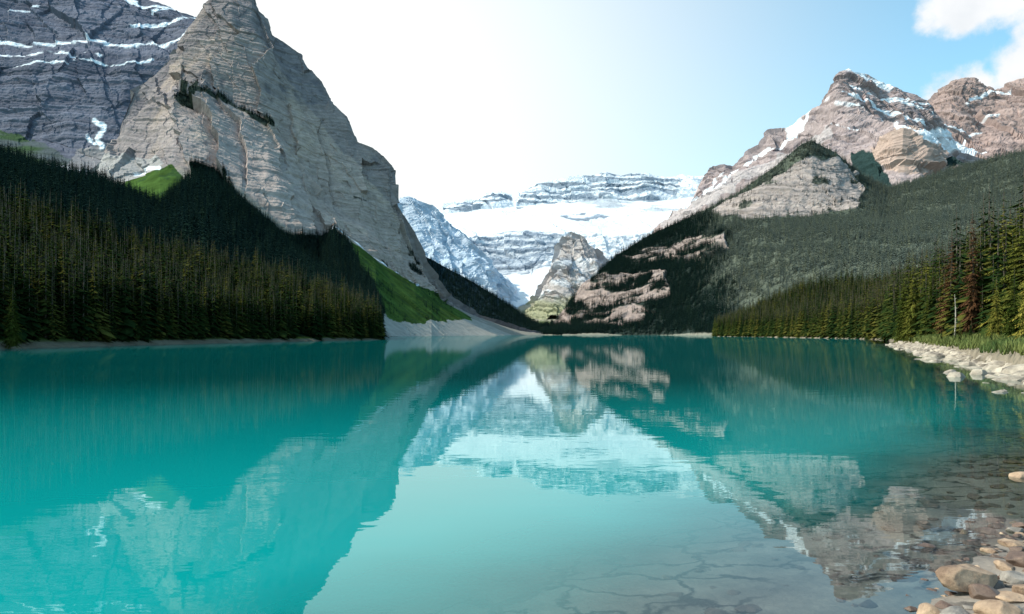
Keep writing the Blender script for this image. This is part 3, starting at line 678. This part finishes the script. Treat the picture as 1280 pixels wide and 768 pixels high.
for i,(x,y,w,mt) in enumerate([(1275,596,34,ROCKM),(1162,772,34,ROCKM),(1197,780,46,ROCKG),(1228,756,44,ROCKD),(1266,762,44,ROCKM),(1250,785,50,ROCKM),(1268,735,40,ROCKG),(1276,712,34,ROCKD),(1264,684,28,ROCKM),
        (1275,696,26,ROCKD),(1268,664,20,ROCKG),(1247,742,26,ROCKD),(1225,785,34,ROCKM),(1276,660,18,ROCKD),(1155,682,28,ROCKD),(1138,762,18,ROCKD),(1248,654,14,ROCKD),(1228,669,12,ROCKD),(1238,584,9,ROCKD),(1256,715,24,ROCKM),(1097,727,18,ROCKD),(1282,755,34,ROCKM),(1180,760,24,ROCKD),(1190,710,14,ROCKD),(1262,630,14,ROCKD),(1222,720,14,ROCKD),(1052,742,16,ROCKD),(1155,725,14,ROCKD),(1246,762,18,ROCKG),(1212,768,20,ROCKG),(1272,778,30,ROCKG),(1242,728,16,ROCKM),(1238,690,16,ROCKM),(1210,700,12,ROCKD)]):
    rock('shore_rock',x,y,w,0.75+0.2*(i%3),0.45+0.12*(i%2),20+i,mt,0.12,4,i*0.8)
def merged(name,T,pts,sc,mat,flat=0.6):
    Vs=[];Fs=[];o=0
    for p,s_ in zip(pts,sc):
        V,Fc=T[rng.integers(len(T))];a=rng.uniform(0,6.28);c_,q_=math.cos(a),math.sin(a)
        V=V*np.array([s_*rng.uniform(.8,1.3),s_,s_*flat*rng.uniform(.7,1.2)])
        V=np.stack([V[:,0]*c_-V[:,1]*q_,V[:,0]*q_+V[:,1]*c_,V[:,2]],-1)+p
        Vs.append(V);Fs.append(Fc+o);o+=len(V)
    return add_obj(name,mesh_np(name,np.concatenate(Vs),np.concatenate(Fs),mat,False))
T2=[rock_arr(2,300+i) for i in range(6)];T3=[rock_arr(3,320+i) for i in range(6)]
pts=[];sc=[]
for i in range(2000):
    y=35+120*rng.random()**1.5-10;x=24.6+0.457*(y-35);o=rng.normal(0.9,1.6)
    s_=rng.uniform(.12,.45)*rng.choice([.6,1,1,1.7])
    h=np.clip(0.3*o,-.2,1.0);pts.append((x+o,y,h));sc.append(s_)
merged('shore_rubble',T2,pts,sc,RUBM)
for nm,mt,n_ in (('shore_pebbles',ROCKD,420),('shore_gravel',ROCKM,320)):
    pts=[];sc=[]
    for i in range(n_):
        y=rng.uniform(3,16);x=float(shoreline(np.array(y)))+rng.exponential(0.8)*rng.choice([-0.35,1]);
        ss=(x-float(shoreline(np.array(y))))*.72
        pts.append((x,y,(0.13 if ss>0 else 0.1)*ss+0.01));sc.append(rng.uniform(.012,.045)*rng.choice([.7,1,1.5]))
    merged(nm,T3,pts,sc,mt)
pts=[];sc=[]
for i in range(260):
    y=rng.uniform(4.5,16);x=float(shoreline(np.array(y)))-rng.uniform(0.1,3.2)
    ss=(x-float(shoreline(np.array(y))))*.72
    pts.append((x,y,0.1*ss+0.01));sc.append(rng.uniform(.03,.12))
merged('submerged_stones',T3,pts,sc,ROCKD,0.35)

# ---------------------------------------------------------------- individual lakeside trees
heroes=[conifer('spruce_mesh_%d'%i,46,11,400+i,FOL_hero,R=[.17,.145,.19,.155][i],twigs=6,z0=0.05,irreg=.3,gap=.1) for i in range(4)]
rusty=[conifer('rusty_spruce_mesh_%d'%i,44,10,420+i,FOL_rust,R=.125,twigs=6,z0=0.1,irreg=.3,gap=.15) for i in range(2)]
def tree(name,me,px,D,toppy,k):
    X=(px-640)/F*D;z=bank_z(X,D)-0.15
    h=CH+(HZ-toppy)/F*D-z
    o=add_obj(name,me,(X,D,z));o.scale=(h*(.95+.1*(k%3)),h*(.95+.1*(k%2)),h);o.rotation_euler=(0,0,k*1.3)
    return o
for k,(x,D,t) in enumerate([(1275,62,248),(1254,70,254),(1232,82,296),(1296,55,250),(1246,60,345),(1268,52,335),(1206,98,345),(1182,105,330),(1166,112,325),(1142,125,315),(1132,138,330),(1158,130,312),(1224,78,340),(1290,48,300),(1202,120,300),(1240,95,272),(1262,90,262),(1174,125,308)]):
    tree('spruce_tree',heroes[k%4],x,D,t,k)
for k,(x,D,t) in enumerate([(1217,74,258),(1190,92,286)]):
    tree('rusty_spruce_tree',rusty[k],x,D,t,k)
D=101;X=(16-640)/F*D;h=CH+(HZ-350)/F*D-0.4
o=add_obj('spruce_tree',heroes[1],(X,D,0.4));o.scale=(h,h,h)
def snag(px,D,top):
    X=(px-640)/F*D;z=bank_z(X,D)-.1;h=CH+(HZ-top)/F*D-z;V=[];Fc=[];ns=7
    prof=[(0,.09),(.3,.07),(.6,.055),(.85,.035),(1,.015)]
    for j,(t,r) in enumerate(prof):
        for k in range(ns):
            a=6.2832*k/ns;V.append((r*math.cos(a)+.15*math.sin(t*3),r*math.sin(a),t*h))
    for j in range(len(prof)-1):
        for k in range(ns):
            a=j*ns+k;b_=j*ns+(k+1)%ns;Fc+=[(a,b_,b_+ns),(a,b_+ns,a+ns)]
    rr=random.Random(5)
    for q in range(10):
        t=rr.uniform(.3,.95);a=rr.uniform(0,6.28);l=rr.uniform(.2,.5);i=len(V)
        bx=.15*math.sin(t*3);V+=[(bx,0,t*h-.02),(bx,0,t*h+.02),(bx+l*math.cos(a),l*math.sin(a),t*h-.1)];Fc.append((i,i+1,i+2))
    add_obj('dead_tree_trunk',mesh_np('dead_tree_trunk',V,Fc,DEADWOOD),(X,D,z))
snag(1193,80,368)

GRM=simple_mat('meadow_grass',(0.05,0.09,0.015),(0.16,0.17,0.04),1.2,0.01)
V=[];Fc=[]
for i in range(9000):
    r_=rng.integers(14,50);q_=rng.integers(170,419)
    p=GB[r_,q_]+rng.normal(size=3)*np.array([.3,.3,0]);
    if p[1]>170: continue
    hgt=rng.uniform(.15,.6)
    for b_ in range(4):
        a=rng.uniform(0,6.28);dx,dy=math.cos(a),math.sin(a);i0=len(V);w_=.03+0.0006*p[1]
        V+=[(p[0]-dy*w_,p[1]+dx*w_,p[2]-.05),(p[0]+dy*w_,p[1]-dx*w_,p[2]-.05),(p[0]+dx*hgt*.5,p[1]+dy*hgt*.5,p[2]+hgt)];Fc.append((i0,i0+1,i0+2))
add_obj('bank_grass',mesh_np('bank_grass',V,Fc,GRM))

# ---------------------------------------------------------------- light and sky
AZ=math.radians(-92);EL=math.radians(43)
S=Vector((math.sin(AZ)*math.cos(EL),math.cos(AZ)*math.cos(EL),math.sin(EL)))
ld=bpy.data.lights.new('sun','SUN');ld.energy=5.0;ld.angle=math.radians(.5);ld.color=(1,.90,.76)
lo=bpy.data.objects.new('sun',ld);scene.collection.objects.link(lo);lo.rotation_euler=S.to_track_quat('Z','Y').to_euler()
w=bpy.data.worlds.new('World');scene.world=w;w.use_nodes=True;nt=w.node_tree;nt.nodes.clear()
out=N(nt,'ShaderNodeOutputWorld');bg=N(nt,'ShaderNodeBackground');bg.inputs['Strength'].default_value=0.15
sk=N(nt,'ShaderNodeTexSky',sky_type='NISHITA');sk.sun_disc=False;sk.sun_elevation=EL;sk.sun_rotation=AZ;sk.altitude=300;sk.air_density=1.0;sk.dust_density=2.0;sk.ozone_density=1.0
tc=N(nt,'ShaderNodeTexCoord')
tint=N(nt,'ShaderNodeMixRGB',blend_type='MULTIPLY');tint.inputs[0].default_value=1;tint.inputs[2].default_value=(1.4,1.95,1.75,1)
lk(nt,sk.outputs[0],tint.inputs[1])
def dirv(cx_,cy_): return Vector(((cx_-640)/F,1,(HZ-cy_)/F)).normalized()
sb=N(nt,'ShaderNodeVectorMath',operation='SUBTRACT');lk(nt,tc.outputs['Generated'],sb.inputs[0]);sb.inputs[1].default_value=dirv(360,190)
ln=N(nt,'ShaderNodeVectorMath',operation='LENGTH');lk(nt,sb.outputs[0],ln.inputs[0])
hz=N(nt,'ShaderNodeMapRange',interpolation_type='SMOOTHSTEP');hz.inputs['From Min'].default_value=0.12;hz.inputs['From Max'].default_value=0.86;hz.inputs['To Min'].default_value=1;hz.inputs['To Max'].default_value=0
lk(nt,ln.outputs['Value'],hz.inputs['Value'])
hm=N(nt,'ShaderNodeMixRGB');lk(nt,hz.outputs[0],hm.inputs[0]);lk(nt,tint.outputs[0],hm.inputs[1]);hm.inputs[2].default_value=(7.3,7.5,7.4,1)
cn=N(nt,'ShaderNodeTexNoise',i_Scale=12.0,i_Detail=8.0,i_Roughness=0.6);lk(nt,tc.outputs['Generated'],cn.inputs['Vector'])
tot=None
for cx_,cy_,rx,ry in [(1222,4,72,32),(1212,108,84,30),(1275,92,66,34),(1400,40,120,40)]:
    sb=N(nt,'ShaderNodeVectorMath',operation='SUBTRACT');lk(nt,tc.outputs['Generated'],sb.inputs[0]);sb.inputs[1].default_value=dirv(cx_,cy_)
    dv=N(nt,'ShaderNodeVectorMath',operation='MULTIPLY');lk(nt,sb.outputs[0],dv.inputs[0]);dv.inputs[1].default_value=(F*1.5/rx,F*1.5/rx,F*1.3/ry)
    ln=N(nt,'ShaderNodeVectorMath',operation='LENGTH');lk(nt,dv.outputs[0],ln.inputs[0])
    q=M('SUBTRACT',1.3,ln.outputs['Value'])
    tot=q if tot is None else M('MAXIMUM',tot,q)
den=M('ADD',tot,M('MULTIPLY',M('SUBTRACT',cn.outputs['Fac'],0.5),3.4))
cm_=N(nt,'ShaderNodeMapRange',interpolation_type='SMOOTHSTEP');cm_.inputs['From Min'].default_value=0.05;cm_.inputs['From Max'].default_value=0.8;lk(nt,den,cm_.inputs['Value'])
cn2=N(nt,'ShaderNodeTexNoise',i_Scale=22.0,i_Detail=6.0);lk(nt,tc.outputs['Generated'],cn2.inputs['Vector'])
ccol=N(nt,'ShaderNodeMixRGB');lk(nt,cn2.outputs['Fac'],ccol.inputs[0]);ccol.inputs[1].default_value=(5.0,5.4,5.8,1);ccol.inputs[2].default_value=(8.0,7.9,7.8,1)
cl=N(nt,'ShaderNodeMixRGB');lk(nt,cm_.outputs[0],cl.inputs[0]);lk(nt,hm.outputs[0],cl.inputs[1]);lk(nt,ccol.outputs[0],cl.inputs[2])
lk(nt,cl.outputs[0],bg.inputs['Color']);lk(nt,bg.outputs[0],out.inputs[0])

# ---------------------------------------------------------------- camera
cd=bpy.data.cameras.new('camera');cam=bpy.data.objects.new('camera',cd);scene.collection.objects.link(cam)
cam.location=(0,0,CH);cam.rotation_euler=(math.radians(90),0,0)
cd.sensor_width=36;cd.lens=36*F/1280;cd.shift_y=34/1280;cd.clip_start=0.1;cd.clip_end=100000
scene.camera=cam
scene.view_settings.view_transform='Standard';scene.view_settings.look='None';scene.view_settings.exposure=0
print('done',time.time()-T0)
